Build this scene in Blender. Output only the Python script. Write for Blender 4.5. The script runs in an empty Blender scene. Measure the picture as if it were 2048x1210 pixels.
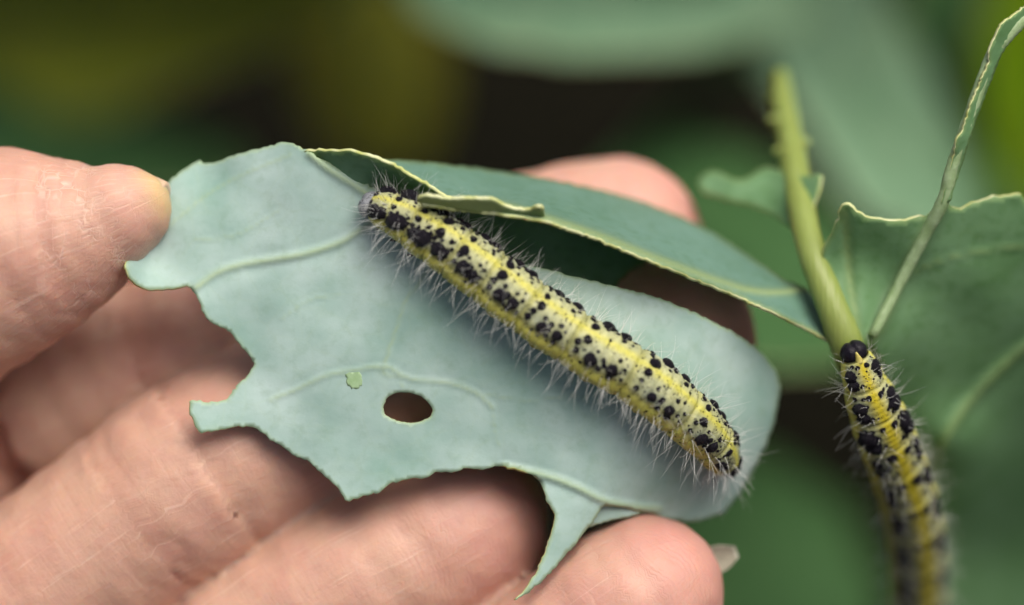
import bpy, math, random
import numpy as np
from mathutils import Vector, Matrix
from mathutils.geometry import delaunay_2d_cdt
R = math.radians
rng = np.random.default_rng(7)
S = bpy.context.scene
COL = S.collection

# ------------------------------------------------------------------ camera
PITCH = R(52)                       # camera looks down at the leaf
DIST = 350.0                        # mm from camera to the leaf
KPX = 90.0 / 2048                   # mm per photo pixel at the leaf (frame 90 mm wide)
FW = np.array([0, math.cos(PITCH), -math.sin(PITCH)])
RV = np.array([1.0, 0, 0]); UV = np.array([0, math.sin(PITCH), math.cos(PITCH)]); BV = -FW
FO = np.array([0, 0, 0.46])         # the leaf is 46 cm above the soil
cam = bpy.data.cameras.new('camera'); co = bpy.data.objects.new('camera', cam); COL.objects.link(co)
cam.sensor_width = 36; cam.lens = 36 * DIST / 90
cam.clip_start = 0.01; cam.clip_end = 500
co.location = FO + BV * DIST * .001
co.rotation_euler = (math.pi/2 - PITCH, 0, 0)
cam.dof.use_dof = True; cam.dof.focus_distance = (DIST - 1.2) * .001; cam.dof.aperture_fstop = 6.3
S.camera = co

# ------------------------------------------------------------------ sky, sun, exposure
SUN_DIR = Vector((0.30, 0.12, 0.95)).normalized()
w = bpy.data.worlds.new('World'); S.world = w; w.use_nodes = True
nt = w.node_tree; bg = nt.nodes['Background']; sky = nt.nodes.new('ShaderNodeTexSky')
sky.sky_type = 'NISHITA'; sky.sun_disc = False
sky.sun_elevation = math.asin(SUN_DIR.z); sky.sun_rotation = math.atan2(SUN_DIR.x, SUN_DIR.y)
sky.air_density = 0.5; sky.dust_density = 9.0; sky.ozone_density = 0.5
nt.links.new(sky.outputs[0], bg.inputs[0]); bg.inputs[1].default_value = 0.06
sl = bpy.data.lights.new('sun', 'SUN'); sl.energy = 1.5; sl.angle = R(50); sl.color = (1, .95, .86)
so = bpy.data.objects.new('sun', sl); COL.objects.link(so); so.location = (0, 0, 3)
so.rotation_euler = SUN_DIR.to_track_quat('Z', 'Y').to_euler()
S.view_settings.view_transform = 'Standard'; S.view_settings.look = 'None'
S.view_settings.gamma = 1; S.view_settings.use_curve_mapping = False
S.view_settings.exposure = 0.95
S.cycles.max_bounces = 7; S.cycles.diffuse_bounces = 4; S.cycles.glossy_bounces = 2; S.cycles.caustics_reflective = False; S.cycles.adaptive_threshold = .02

# ------------------------------------------------------------------ coordinates
def V(px, py, z):
    """photo pixel + height towards the camera (mm) -> view-aligned millimetres"""
    px = np.asarray(px, float); py = np.asarray(py, float); z = np.asarray(z, float)
    f = KPX * (DIST - z) / DIST
    return np.stack(np.broadcast_arrays((px - 1024) * f, -(py - 605) * f, z), -1)
def W(v):
    v = np.asarray(v, float)
    return FO + .001 * (v[..., 0:1]*RV + v[..., 1:2]*UV + v[..., 2:3]*BV)
def PW(px, py, z): return W(V(px, py, z))
def Vinv(p):                       # world -> view mm
    q = (np.asarray(p) - FO) * 1000
    return np.stack([q @ RV, q @ UV, q @ BV], -1)
def srgb(r, g, b):
    f = lambda c: (c/255/12.92) if c/255 <= .04045 else ((c/255+.055)/1.055)**2.4
    return (f(r), f(g), f(b), 1)

# ------------------------------------------------------------------ helpers
def cr(pts, n, closed=False):
    """Catmull-Rom through rows of pts, n samples"""
    p = np.asarray(pts, float); m = len(p)
    if m == 2: 
        t = np.linspace(0, 1, n)[:, None]; return p[0]*(1-t)+p[1]*t
    pp = np.vstack([2*p[0]-p[1], p, 2*p[-1]-p[-2]])
    t = np.linspace(0, m-1, n); i = np.minimum(t.astype(int), m-2); f = (t-i)[:, None]
    a, b, c, d = pp[i], pp[i+1], pp[i+2], pp[i+3]
    return .5*((2*b) + (c-a)*f + (2*a-5*b+4*c-d)*f**2 + (3*b-a-3*c+d)*f**3)
def empty(name, loc, label, cat, group=None):
    o = bpy.data.objects.new(name, None); COL.objects.link(o); o.location = loc
    o.empty_display_size = .01
    o['label'] = label; o['category'] = cat
    if group: o['group'] = group
    return o
def mesh_obj(name, verts, faces, mat, parent=None, origin=None, smooth=True, attrs=None, label=None):
    verts = np.asarray(verts, float)
    org = np.zeros(3) if origin is None else np.asarray(origin, float)
    if parent is not None: org = np.array(parent.matrix_basis.translation)
    me = bpy.data.meshes.new(name)
    me.from_pydata((verts - org).tolist(), [], faces if isinstance(faces, list) else faces.tolist())
    if attrs:
        for k, a in attrs.items():
            a = np.asarray(a, np.float32)
            if a.ndim == 1:
                at = me.attributes.new(k, 'FLOAT', 'POINT'); at.data.foreach_set('value', a)
            elif k.startswith('col'):
                at = me.attributes.new(k, 'FLOAT_COLOR', 'POINT'); at.data.foreach_set('color', np.hstack([a, np.ones((len(a), 1), np.float32)]).ravel())
            else:
                at = me.attributes.new(k, 'FLOAT_VECTOR', 'POINT'); at.data.foreach_set('vector', a.ravel())
    if smooth: me.polygons.foreach_set('use_smooth', np.ones(len(me.polygons), bool))
    for m in (mat if isinstance(mat, (list, tuple)) else [mat]): me.materials.append(m)
    me.update()
    o = bpy.data.objects.new(name, me); COL.objects.link(o)
    if parent is not None: o.parent = parent
    else: o.location = org
    if label: o['label'] = label
    return o
def tube(path, rad, n=12, cap=True):
    """path (m,3), rad (m,) -> verts, faces"""
    path = np.asarray(path, float); rad = np.broadcast_to(np.asarray(rad, float), (len(path),))
    t = np.gradient(path, axis=0); t /= np.linalg.norm(t, axis=1)[:, None] + 1e-12
    nrm = np.cross(t[0], [0.3, .5, .8]); nrm /= np.linalg.norm(nrm)
    vs = []; a = np.linspace(0, 2*np.pi, n, endpoint=False)
    for i in range(len(path)):
        nrm = nrm - t[i]*np.dot(nrm, t[i]); nrm /= np.linalg.norm(nrm); b = np.cross(t[i], nrm)
        vs.append(path[i] + rad[i]*(np.cos(a)[:, None]*nrm + np.sin(a)[:, None]*b))
    v = np.vstack(vs); f = []
    for i in range(len(path)-1):
        for j in range(n):
            k = (j+1) % n; f.append((i*n+j, i*n+k, (i+1)*n+k, (i+1)*n+j))
    if cap:
        f.append(tuple(range(n))[::-1]); f.append(tuple(range((len(path)-1)*n, len(path)*n)))
    return v, f
def vnoise(p, seed=0, scale=1.0):
    """cheap smooth noise from summed sines, p (n,d)"""
    r = np.random.default_rng(seed); p = np.asarray(p, float)*scale; s = 0
    for k in range(7):
        d = r.normal(size=p.shape[1]); s = s + np.sin(p @ d*(1+.35*k) + r.uniform(0, 6.28))/(1+.35*k)
    return s/3.2

# ------------------------------------------------------------------ materials
class N:
    def __init__(s, name):
        s.m = bpy.data.materials.new(name); s.m.use_nodes = True; s.t = s.m.node_tree
        s.b = s.t.nodes['Principled BSDF']; s.out = s.t.nodes['Material Output']
    def n(s, typ, ins=None, **kw):
        nd = s.t.nodes.new('ShaderNode'+typ)
        for k, v in kw.items(): setattr(nd, k, v)
        for k, v in (ins or {}).items(): s.set(nd.inputs[k], v)
        return nd
    def set(s, inp, v):
        if isinstance(v, bpy.types.NodeSocket): s.t.links.new(v, inp)
        elif isinstance(v, bpy.types.Node): s.t.links.new(v.outputs[0], inp)
        else: inp.default_value = v
    def mm(s):                     # object coordinates in millimetres
        tc = s.n('TexCoord'); return s.n('Mapping', {0: tc.outputs['Object'], 'Scale': (1000, 1000, 1000)}).outputs[0]
    def noise(s, vec, scale, detail=4, rough=.55, dist=0): return s.n('TexNoise', {'Vector': vec, 'Scale': scale, 'Detail': detail, 'Roughness': rough, 'Distortion': dist}).outputs[0]
    def ramp(s, fac, stops):
        r = s.n('ValToRGB', {0: fac}); e = r.color_ramp.elements
        while len(e) < len(stops): e.new(.5)
        for el, (p, c) in zip(e, stops): el.position = p; el.color = c if len(c) == 4 else (*c, 1)
        return r.outputs[0]
    def mix(s, f, a, b, mode='MIX'):
        nd = s.n('Mix', data_type='RGBA', blend_type=mode); s.set(nd.inputs[0], f); s.set(nd.inputs[6], a); s.set(nd.inputs[7], b); return nd.outputs[2]
    def math(s, op, a, b=0., c=None):
        nd = s.n('Math', operation=op); s.set(nd.inputs[0], a); s.set(nd.inputs[1], b)
        if c is not None: s.set(nd.inputs[2], c)
        return nd.outputs[0]
    def attr(s, name, out='Fac'): return s.n('Attribute', attribute_name=name).outputs[out]
    def bump(s, h, dist, strength=1., nrm=None):
        d = {'Height': h, 'Distance': dist, 'Strength': strength}
        if nrm is not None: d['Normal'] = nrm
        return s.n('Bump', d).outputs[0]
    def P(s, **kw):
        for k, v in kw.items(): s.set(s.b.inputs[k.replace('_', ' ')], v)

def leaf_mat(name, base, dark, vein, trans, tw=.35, rough=.5, bloom=.5, green=(.10, .22, .05), spec=.35):
    m = N(name); p = m.mm()
    n1 = m.noise(p, .13, 4, .6); n2 = m.noise(p, .9, 5, .6); n3 = m.noise(p, 6., 3, .6)
    c = m.mix(m.ramp(n1, [(.3, (0,)*3), (.7, (1,)*3)]), base, dark)
    # waxy bloom rubbed off in patches
    c = m.mix(m.math('MULTIPLY', m.ramp(n2, [(.5, (0,)*3), (.78, (1,)*3)]), bloom), c, (*green, 1))
    vor = m.n('TexVoronoi', {'Vector': p, 'Scale': .42}, feature='DISTANCE_TO_EDGE').outputs[0]
    vor2 = m.n('TexVoronoi', {'Vector': p, 'Scale': 1.5}, feature='DISTANCE_TO_EDGE').outputs[0]
    ret = m.ramp(vor, [(0, (1,)*3), (.06, (0,)*3)])
    c = m.mix(m.math('MULTIPLY', ret, .06), c, vein)
    c = m.mix(m.math('MULTIPLY', m.ramp(n3, [(.55, (0,)*3), (.75, (1,)*3)]), .10), c, dark)
    c = m.mix(m.math('MULTIPLY', m.attr('vein'), .72), c, vein)
    c = m.mix(m.attr('edge'), c, m.mix(.35, vein, (*green, 1)))
    h = m.math('ADD', m.math('MULTIPLY', m.ramp(vor, [(0, (0,)*3), (.25, (1,)*3)]), .10), m.math('MULTIPLY', n3, .12))
    h = m.math('ADD', h, m.math('MULTIPLY', m.ramp(vor2, [(0, (0,)*3), (.2, (1,)*3)]), .03))
    h = m.math('ADD', h, m.math('MULTIPLY', n2, .3))
    nb = m.bump(h, .00025, .18)
    m.P(Base_Color=c, Roughness=m.math('ADD', m.math('MULTIPLY', n2, .2), rough-.1), Normal=nb)
    m.b.inputs['Specular IOR Level'].default_value = spec
    tr = m.n('BsdfTranslucent', {'Color': trans, 'Normal': nb})
    mx = m.n('MixShader', {0: tw, 1: m.b.outputs[0], 2: tr.outputs[0]})
    m.t.links.new(mx.outputs[0], m.out.inputs[0]); return m.m

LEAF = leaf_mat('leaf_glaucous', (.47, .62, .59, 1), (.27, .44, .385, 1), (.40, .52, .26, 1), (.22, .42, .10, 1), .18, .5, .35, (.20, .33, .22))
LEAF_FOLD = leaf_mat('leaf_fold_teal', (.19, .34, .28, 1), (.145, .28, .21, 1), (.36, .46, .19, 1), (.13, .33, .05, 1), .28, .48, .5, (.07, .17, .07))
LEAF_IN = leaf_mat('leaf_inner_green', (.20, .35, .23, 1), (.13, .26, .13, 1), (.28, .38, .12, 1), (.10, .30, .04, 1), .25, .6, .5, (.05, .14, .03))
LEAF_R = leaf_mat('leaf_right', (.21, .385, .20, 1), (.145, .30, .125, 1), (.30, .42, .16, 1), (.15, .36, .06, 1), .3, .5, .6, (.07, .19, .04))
LEAF_LIP = leaf_mat('leaf_lip', (.36, .44, .22, 1), (.30, .38, .18, 1), (.42, .5, .26, 1), (.25, .4, .08, 1), .2, .5, .3, (.28, .38, .14))
LEAF_BG = leaf_mat('leaf_far', (.22, .39, .235, 1), (.17, .32, .19, 1), (.26, .4, .25, 1), (.12, .26, .05, 1), .25, .5, .3, (.14, .28, .12), .2)
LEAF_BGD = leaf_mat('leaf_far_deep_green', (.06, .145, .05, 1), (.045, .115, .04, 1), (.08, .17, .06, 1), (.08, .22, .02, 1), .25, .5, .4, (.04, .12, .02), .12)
LEAF_OL = leaf_mat('leaf_far_olive', (.27, .27, .02, 1), (.21, .22, .018, 1), (.3, .3, .05, 1), (.2, .2, .01, 1), .25, .6, .4, (.19, .22, .02), .1)
LEAF_OLG = leaf_mat('leaf_far_olive_green', (.34, .40, .04, 1), (.27, .33, .03, 1), (.3, .3, .05, 1), (.2, .24, .01, 1), .25, .6, .4, (.17, .22, .02), .1)
LEAF_YG = leaf_mat('leaf_far_yellow_green', (.22, .43, .006, 1), (.18, .36, .005, 1), (.4, .45, .05, 1), (.3, .45, .01, 1), .3, .6, .4, (.2, .34, .01), .1)

def edge_mat(name, c1, c2):
    m = N(name); p = m.mm(); n = m.noise(p, .7, 4)
    m.P(Base_Color=m.ramp(n, [(.35, c1), (.65, c2)]), Roughness=.55); return m.m
EDGE = edge_mat('leaf_cut_edge', (.42, .47, .14), (.62, .66, .38))

def stem_mat():
    m = N('stem_green'); p = m.mm(); n = m.noise(p, .35, 5, .6)
    tc = m.n('Mapping', {0: p, 'Scale': (2.5, .35, .35)}).outputs[0]; st = m.noise(tc, 1.2, 4)
    c = m.mix(n, (.20, .25, .045, 1), (.28, .345, .10, 1)); c = m.mix(m.math('MULTIPLY', st, .3), c, (.2, .3, .07, 1))
    m.P(Base_Color=c, Roughness=.45, Normal=m.bump(st, .0002, .5), Subsurface_Weight=.25, Subsurface_Radius=(.4, .6, .15), Subsurface_Scale=.001); return m.m
STEM = stem_mat()
def vein_mat():
    m = N('vein_pale'); p = m.mm(); n = m.noise(p, .8, 5, .6)
    m.P(Base_Color=m.ramp(n, [(.35, (.20, .30, .13)), (.7, (.34, .46, .26))]), Roughness=.5, Normal=m.bump(n, .0002, .6)); return m.m
VEIN = vein_mat()

def skin_mat():
    m = N('skin'); p = m.mm(); fc = m.attr('fc', 'Vector')
    sx = m.n('SeparateXYZ', {0: fc}); s, a, tip = sx.outputs[0], sx.outputs[1], sx.outputs[2]
    blot = m.noise(p, .09, 4, .6); blot2 = m.noise(p, .35, 4, .6); fine = m.noise(p, 2.2, 4, .65)
    c = m.mix(m.ramp(blot, [(.32, (0,)*3), (.68, (1,)*3)]), (.58, .372, .275, 1), (.50, .27, .215, 1))
    c = m.mix(m.math('MULTIPLY', m.ramp(blot2, [(.45, (0,)*3), (.75, (1,)*3)]), .35), c, (.64, .40, .26, 1))
    c = m.mix(m.math('MULTIPLY', tip, .6), c, (.56, .25, .225, 1))
    # creases and folds are redder
    c = m.mix(m.attr('press'), c, (.60, .44, .215, 1))
    c = m.mix(m.math('MULTIPLY', m.attr('crease'), .55), c, (.38, .13, .09, 1))
    # long dry scratches along the fingers
    v1 = m.n('CombineXYZ', {0: m.math('MULTIPLY', s, .10), 1: m.math('MULTIPLY', a, 1.7), 2: m.math('MULTIPLY', m.attr('fid'), 7.3)}).outputs[0]
    l1 = m.noise(v1, 1.0, 3, .6, .3)
    v2 = m.n('CombineXYZ', {0: m.math('MULTIPLY', s, 2.2), 1: m.math('MULTIPLY', a, .22), 2: m.math('MULTIPLY', m.attr('fid'), 3.1)}).outputs[0]
    l2 = m.noise(v2, 1.0, 3, .6, .4)
    scr = m.ramp(l1, [(.60, (0,)*3), (.68, (1,)*3)])
    patch = m.ramp(m.noise(p, .16, 2), [(.42, (0,)*3), (.62, (1,)*3)])
    dry = m.math('MULTIPLY', m.math('MULTIPLY', m.math('MULTIPLY', scr, patch), m.math('SUBTRACT', 1., tip)), .40)
    c = m.mix(dry, c, (.78, .58, .47, 1))
    # cross-hatched dry wrinkles on the thumb joint
    th = m.attr('dry')
    x1 = m.n('TexVoronoi', {'Vector': m.n('CombineXYZ', {0: m.math('MULTIPLY', s, .75), 1: m.math('MULTIPLY', a, .16), 2: 0.}).outputs[0], 'Scale': 1.}, feature='DISTANCE_TO_EDGE').outputs[0]
    x2 = m.n('TexVoronoi', {'Vector': m.n('CombineXYZ', {0: m.math('MULTIPLY', s, .30), 1: m.math('MULTIPLY', a, .55), 2: 4.}).outputs[0], 'Scale': 1.1}, feature='DISTANCE_TO_EDGE').outputs[0]
    e1 = m.ramp(x1, [(0, (1,)*3), (.065, (0,)*3)]); e2 = m.ramp(x2, [(0, (1,)*3), (.06, (0,)*3)])
    hatch = m.math('MAXIMUM', e1, e2)
    brk = m.ramp(m.noise(p, .45, 3), [(.42, (0,)*3), (.6, (1,)*3)])
    hd = m.math('MULTIPLY', m.math('MULTIPLY', hatch, th), brk)
    c = m.mix(m.math('MULTIPLY', hd, .42), c, (.85, .68, .58, 1))
    # friction ridges towards the tips
    wv = m.math('SINE', m.math('MULTIPLY', m.math('ADD', m.math('ADD', s, m.math('MULTIPLY', m.math('MULTIPLY', a, a), .045)), m.math('MULTIPLY', blot2, 2.5)), 11.5))
    ridge = m.math('MULTIPLY', wv, m.math('MULTIPLY', tip, .16))
    h = m.math('ADD', m.math('MULTIPLY', l1, .8), m.math('MULTIPLY', l2, .55))
    h = m.math('ADD', h, m.math('MULTIPLY', fine, .5)); h = m.math('ADD', h, ridge)
    h = m.math('SUBTRACT', h, m.math('MULTIPLY', hd, .5))
    nb = m.bump(h, .00022, .42)
    m.P(Base_Color=c, Roughness=m.math('ADD', m.math('MULTIPLY', fine, .25), .36), Normal=nb,
        Subsurface_Weight=.5, Subsurface_Radius=(1., .26, .12), Subsurface_Scale=.0028)
    m.b.inputs['Specular IOR Level'].default_value = .4
    return m.m
SKIN = skin_mat()
def nail_mat():
    m = N('nail'); p = m.mm(); n = m.noise(p, 1., 3)
    m.P(Base_Color=m.ramp(n, [(.3, (.60, .40, .27)), (.7, (.64, .46, .32))]), Roughness=.35, Subsurface_Weight=.3, Subsurface_Radius=(1, .6, .4), Subsurface_Scale=.001); return m.m
NAIL = nail_mat()
def nail_white():
    m = N('nail_tip'); p = m.mm(); n = m.noise(p, 1.5, 3)
    m.P(Base_Color=m.ramp(n, [(.3, (.27, .27, .21)), (.7, (.38, .37, .29))]), Roughness=.4); return m.m
NAILW = nail_white()

def cat_mat():
    m = N('caterpillar_skin'); p = m.mm(); n = m.noise(p, 2.5, 5, .65); n2 = m.noise(p, 9., 3, .6)
    c = m.attr('col', 'Color')
    c = m.mix(m.math('MULTIPLY', m.ramp(n, [(.45, (0,)*3), (.75, (1,)*3)]), .35), c, (.22, .25, .07, 1))
    c = m.mix(m.math('MULTIPLY', m.ramp(n2, [(.62, (0,)*3), (.7, (1,)*3)]), .5), c, (.03, .03, .02, 1))
    m.P(Base_Color=c, Roughness=.42, Normal=m.bump(m.math('ADD', n, m.math('MULTIPLY', n2, .4)), .00012, .8),
        Subsurface_Weight=.2, Subsurface_Radius=(.8, .7, .2), Subsurface_Scale=.0007); return m.m
CAT = cat_mat()
def black_mat():
    m = N('tubercle_black'); p = m.mm(); n = m.noise(p, 5., 4)
    m.P(Base_Color=m.ramp(n, [(.3, (.006, .005, .008)), (.7, (.016, .014, .022))]), Roughness=.3, Specular_IOR_Level=.14, Normal=m.bump(n, .0001, .8)); return m.m
BLACK = black_mat()
def head_mat():
    m = N('head_grey'); p = m.mm()
    v = m.n('TexVoronoi', {'Vector': p, 'Scale': 3.6}).outputs[0]; n = m.noise(p, 4., 4)
    c = m.ramp(v, [(.20, (.008, .008, .012)), (.30, (.27, .29, .32))])
    c = m.mix(m.math('MULTIPLY', n, .5), c, (.08, .085, .095, 1))
    m.P(Base_Color=c, Roughness=.4, Normal=m.bump(n, .0001)); return m.m
HEADM = head_mat()
def hair_mat(name, col, rough=.4):
    m = N(name); p = m.mm(); n = m.noise(p, .8, 2)
    m.P(Base_Color=m.mix(n, col, tuple(x*.8 for x in col[:3])+(1,)), Roughness=rough); return m.m
HAIRW = hair_mat('seta_white', (.86, .88, .84, 1)); HAIRB = hair_mat('seta_black', (.02, .02, .02, 1))
def soil_mat():
    m = N('soil'); tc = m.n('TexCoord').outputs['Object']
    n = m.noise(tc, 14., 8, .7); n2 = m.noise(tc, 90., 5, .6)
    m.P(Base_Color=m.mix(n2, m.ramp(n, [(.3, (.005, .005, .003)), (.7, (.014, .012, .007))]), (.007, .007, .003, 1)), Roughness=.95, Specular_IOR_Level=.08, Normal=m.bump(m.math('ADD', n, n2), .02)); return m.m
SOIL = soil_mat()

# ------------------------------------------------------------------ ground
def ground():
    n = 60; g = np.sign(np.linspace(-1, 1, n))*np.abs(np.linspace(-1, 1, n))**4*200
    x, y = np.meshgrid(g, g, indexing='ij'); p = np.stack([x, y], -1).reshape(-1, 2)
    z = .012*vnoise(p, 3, 14)*np.exp(-np.hypot(p[:, 0], p[:, 1])/3)
    i = np.arange(n*n).reshape(n, n)
    f = np.stack([i[:-1, :-1], i[1:, :-1], i[1:, 1:], i[:-1, 1:]], -1).reshape(-1, 4)
    o = mesh_obj('soil', np.column_stack([p, z]), f, SOIL); o['kind'] = 'structure'
ground()

# ------------------------------------------------------------------ leaf sheets
def pip(poly, q):
    x, y = q[:, 0], q[:, 1]; ins = np.zeros(len(q), bool); n = len(poly); j = n-1
    for i in range(n):
        xi, yi = poly[i]; xj, yj = poly[j]
        if yi != yj:
            ins ^= ((yi > y) != (yj > y)) & (x < (xj-xi)*(y-yi)/(yj-yi)+xi)
        j = i
    return ins
def pdist(line, q, closed=False):
    line = np.asarray(line, float); a = line; b = np.roll(line, -1, 0)
    if not closed: a, b = line[:-1], line[1:]
    best = np.full(len(q), 1e9)
    for u, v in zip(a, b):
        d = v-u; L = d@d+1e-9; t = np.clip(((q-u)@d)/L, 0, 1)
        best = np.minimum(best, np.hypot(*(q-u-t[:, None]*d).T))
    return best
def resample(line, step, closed=True, jit=0., smooth=True):
    p = np.asarray(line, float)
    if closed: p = np.vstack([p, p[0]])
    out = []
    for i in range(len(p)-1):
        n = max(1, int(round(np.hypot(*(p[i+1]-p[i]))/step)))
        for k in range(n): out.append(p[i]+(p[i+1]-p[i])*k/n)
    if not closed: out.append(p[-1])
    out = np.array(out)
    if smooth and closed:
        out = .25*np.roll(out, 1, 0)+.5*out+.25*np.roll(out, -1, 0)
    if jit: out = out + rng.normal(size=out.shape)*jit
    return out
def tps(ctrl):
    c = np.asarray(ctrl, float); X = c[:, :2]/100; n = len(X)
    U = lambda d: d*d*np.log(d+1e-9)
    K = U(np.linalg.norm(X[:, None]-X[None], axis=2)) + np.eye(n)*.02
    Pm = np.column_stack([np.ones(n), X]); A = np.block([[K, Pm], [Pm.T, np.zeros((3, 3))]])
    wv = np.linalg.solve(A, np.concatenate([c[:, 2], np.zeros(3)]))
    def f(q):
        q = np.asarray(q, float)/100
        return U(np.linalg.norm(q[:, None]-X[None], axis=2)) @ wv[:n] + wv[n] + q @ wv[n+1:]
    return f
def leaf_sheet(name, outline, ctrl, parent, mat, step=8, veins=(), holes=(), thick=.28, jit=1.0, wave=(.15, .02), edge_w=5, label=None, zfun=None, spots=()):
    ol = resample(outline, step, True, jit); hs = [resample(h, step*.6, True, jit*.4) for h in holes]
    lo, hi = ol.min(0), ol.max(0); h = step*.87
    gx, gy = np.meshgrid(np.arange(lo[0], hi[0], step), np.arange(lo[1], hi[1], h), indexing='ij')
    gx = gx + (np.arange(gx.shape[1]) % 2)*step*.5
    q = np.column_stack([gx.ravel(), gy.ravel()]); q += rng.uniform(-.12, .12, q.shape)*step
    q = q[pip(ol, q)]
    q = q[pdist(ol, q, True) > step*.55]
    for hh in hs: q = q[~pip(hh, q)]; q = q[pdist(hh, q, True) > step*.5]
    allp = np.vstack([ol]+hs+[q]); edges = []; k = 0
    for b in [ol]+hs:
        m = len(b); edges += [(k+i, k+(i+1) % m) for i in range(m)]; k += m
    vv, _, ff, _, _, _ = delaunay_2d_cdt([Vector(p) for p in allp], edges, [], 0, 1e-4)
    p2 = np.array([v[:] for v in vv]); ff = np.array([f for f in ff if len(f) == 3])
    cen = p2[ff].mean(1); keep = pip(ol, cen)
    for hh in hs: keep &= ~pip(hh, cen)
    ff = ff[keep]
    used = np.unique(ff); re = np.full(len(p2), -1); re[used] = np.arange(len(used)); p2 = p2[used]; ff = re[ff]
    A = p2[ff]; cr2 = (A[:, 1, 0]-A[:, 0, 0])*(A[:, 2, 1]-A[:, 0, 1])-(A[:, 1, 1]-A[:, 0, 1])*(A[:, 2, 0]-A[:, 0, 0])
    ff[cr2 > 0] = ff[cr2 > 0][:, ::-1]          # image y runs down: face the camera
    z = (zfun or tps(ctrl))(p2)
    z = z + wave[0]*vnoise(p2, 5, wave[1]) + wave[0]*.10*vnoise(p2, 9, wave[1]*3)
    ved = np.zeros(len(p2)); 
    for pts, wd, ht in veins:
        pts = np.asarray(pts, float); d = pdist(cr(pts[:, :2], 40), p2)
        z = z + ht*np.exp(-(d/wd)**2) - .35*ht*np.exp(-(d/(wd*3))**2); ved = np.maximum(ved, np.exp(-(d/(wd*.8))**2)*min(1., .12+wd/10))
    eb = pdist(ol, p2, True)
    for hh in hs: eb = np.minimum(eb, pdist(hh, p2, True))
    ed = np.clip(1-eb/edge_w, 0, 1)*.8
    for sx, sy, sr in spots:
        d = np.hypot(p2[:, 0]-sx, (p2[:, 1]-sy))
        ed = np.maximum(ed, np.clip((sr-d)/4, 0, 1)*.0)
    o = mesh_obj(name, PW(p2[:, 0], p2[:, 1], z), ff, [mat, EDGE], parent, attrs={'vein': ved, 'edge': ed}, label=label)
    if thick:
        so_ = o.modifiers.new('thickness', 'SOLIDIFY'); so_.thickness = thick*.001; so_.offset = -1; so_.material_offset_rim = 1
    return o

# ------------------------------------------------------------------ the eaten leaf
JX = PW(1700, 1300, -30)[...]
leaf = empty('cabbage_leaf', PW(1880, 1500, -60), 'chewed blue-green cabbage leaf with ragged edges and a round hole, held by the hand', 'leaf')
A_OUT = [(570,283),(520,297),(470,310),(430,325),(412,328),(400,319),(385,326),(345,355),(310,395),(285,450),(278,500),(264,514),(254,522),(252,540),(260,558),(275,572),(300,580),(340,578),(375,571),(392,590),(402,612),(410,635),(440,654),(462,665),(475,685),(495,705),(508,728),(500,745),(480,768),(462,785),(455,798),(430,804),(400,803),(378,800),(380,820),(388,845),(397,865),(430,862),(470,853),(500,852),(525,865),(545,884),(560,889),(590,912),(620,924),(640,945),(660,962),(680,980),(693,1005),(720,994),(760,985),(780,967),(800,963),(830,955),(850,958),(870,945),(910,945),(935,936),(960,940),(1010,932),(1050,941),(1075,958),(1088,980),(1095,1005),(1112,1030),(1105,1060),(1095,1090),(1085,1120),(1070,1150),(1050,1180),(1028,1202),(1052,1190),(1080,1165),(1110,1135),(1150,1090),(1180,1050),(1208,1012),(1250,1016),(1300,1028),(1350,1042),(1400,1045),(1450,1025),(1480,990),(1505,945),(1535,890),(1553,830),(1561,785),(1555,745),(1530,712),(1500,686),(1460,660),(1400,630),(1340,603),(1280,585),(1200,565),(1130,548),(1085,536),(1020,525),(930,480),(850,430),(790,395),(740,372),(690,343),(640,316),(612,300),(592,288)]
A_Z = [(570,283,-1.2),(620,308,.2),(480,310,-2.6),(400,322,-4.2),(345,355,-3.6),(290,440,-3.4),(330,440,-2.4),(300,520,-1.8),(254,530,.9),(272,568,.3),(330,560,-.9),(400,600,-.2),(460,665,-.6),(508,728,-.4),(380,830,.9),(500,850,.2),(600,920,0),(693,1005,.4),(870,945,.3),(1050,942,.2),(1100,1040,.6),(1030,1200,1.6),(1205,1012,-1.0),(1300,1025,-4.5),(1430,1030,-9.5),(815,815,.4),(600,700,.3),(600,480,-.2),(740,372,-.2),(760,500,.2),(900,600,.5),(1000,720,.5),(1085,536,.2),(1150,850,.3),(1250,740,.1),(1250,900,-.6),(1300,595,-.8),(1400,760,-2.2),(1460,660,-3.6),(1555,750,-8),(1540,870,-9),(1480,980,-9.5),(1400,900,-3.8)]
HOLE = [(766,815),(772,797),(790,786),(815,785),(840,791),(855,803),(866,820),(862,834),(848,840),(830,846),(805,845),(785,838),(770,830)]
VA = [([(392,575),(430,548),(480,530),(560,517),(620,505),(690,480),(745,440)], 7, .34),
      ([(850,545),(835,570),(810,605),(795,650),(778,700),(768,745),(800,752)], 4, .1),
      ([(540,800),(590,780),(650,752),(700,742),(768,733),(800,748),(830,760),(890,765),(950,785),(985,815)], 4.5, .14),
      ([(800,755),(806,780)], 3, .08), ([(1010,935),(1060,945),(1110,958),(1160,978),(1205,1000),(1260,1012),(1320,1018)], 7, .45),
      ([(335,455),(400,400),(460,362),(520,335),(580,310)], 3.5, .12), ([(620,308),(660,340),(700,365),(745,395)], 8, .38),
      ([(390,480),(470,470),(560,420)], 2.5, .1), ([(560,640),(620,600),(680,590)], 2.5, .1), ([(985,815),(990,860),(1000,900)], 2.5, .05), ([(950,785),(1050,800),(1150,790)], 2.5, .06)]
blade = leaf_sheet('blade', A_OUT, A_Z, leaf, LEAF, 7, VA, [HOLE], .3, 1.2, (.16, .014), 7, label='pale blue-green chewed blade with a hole')
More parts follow.
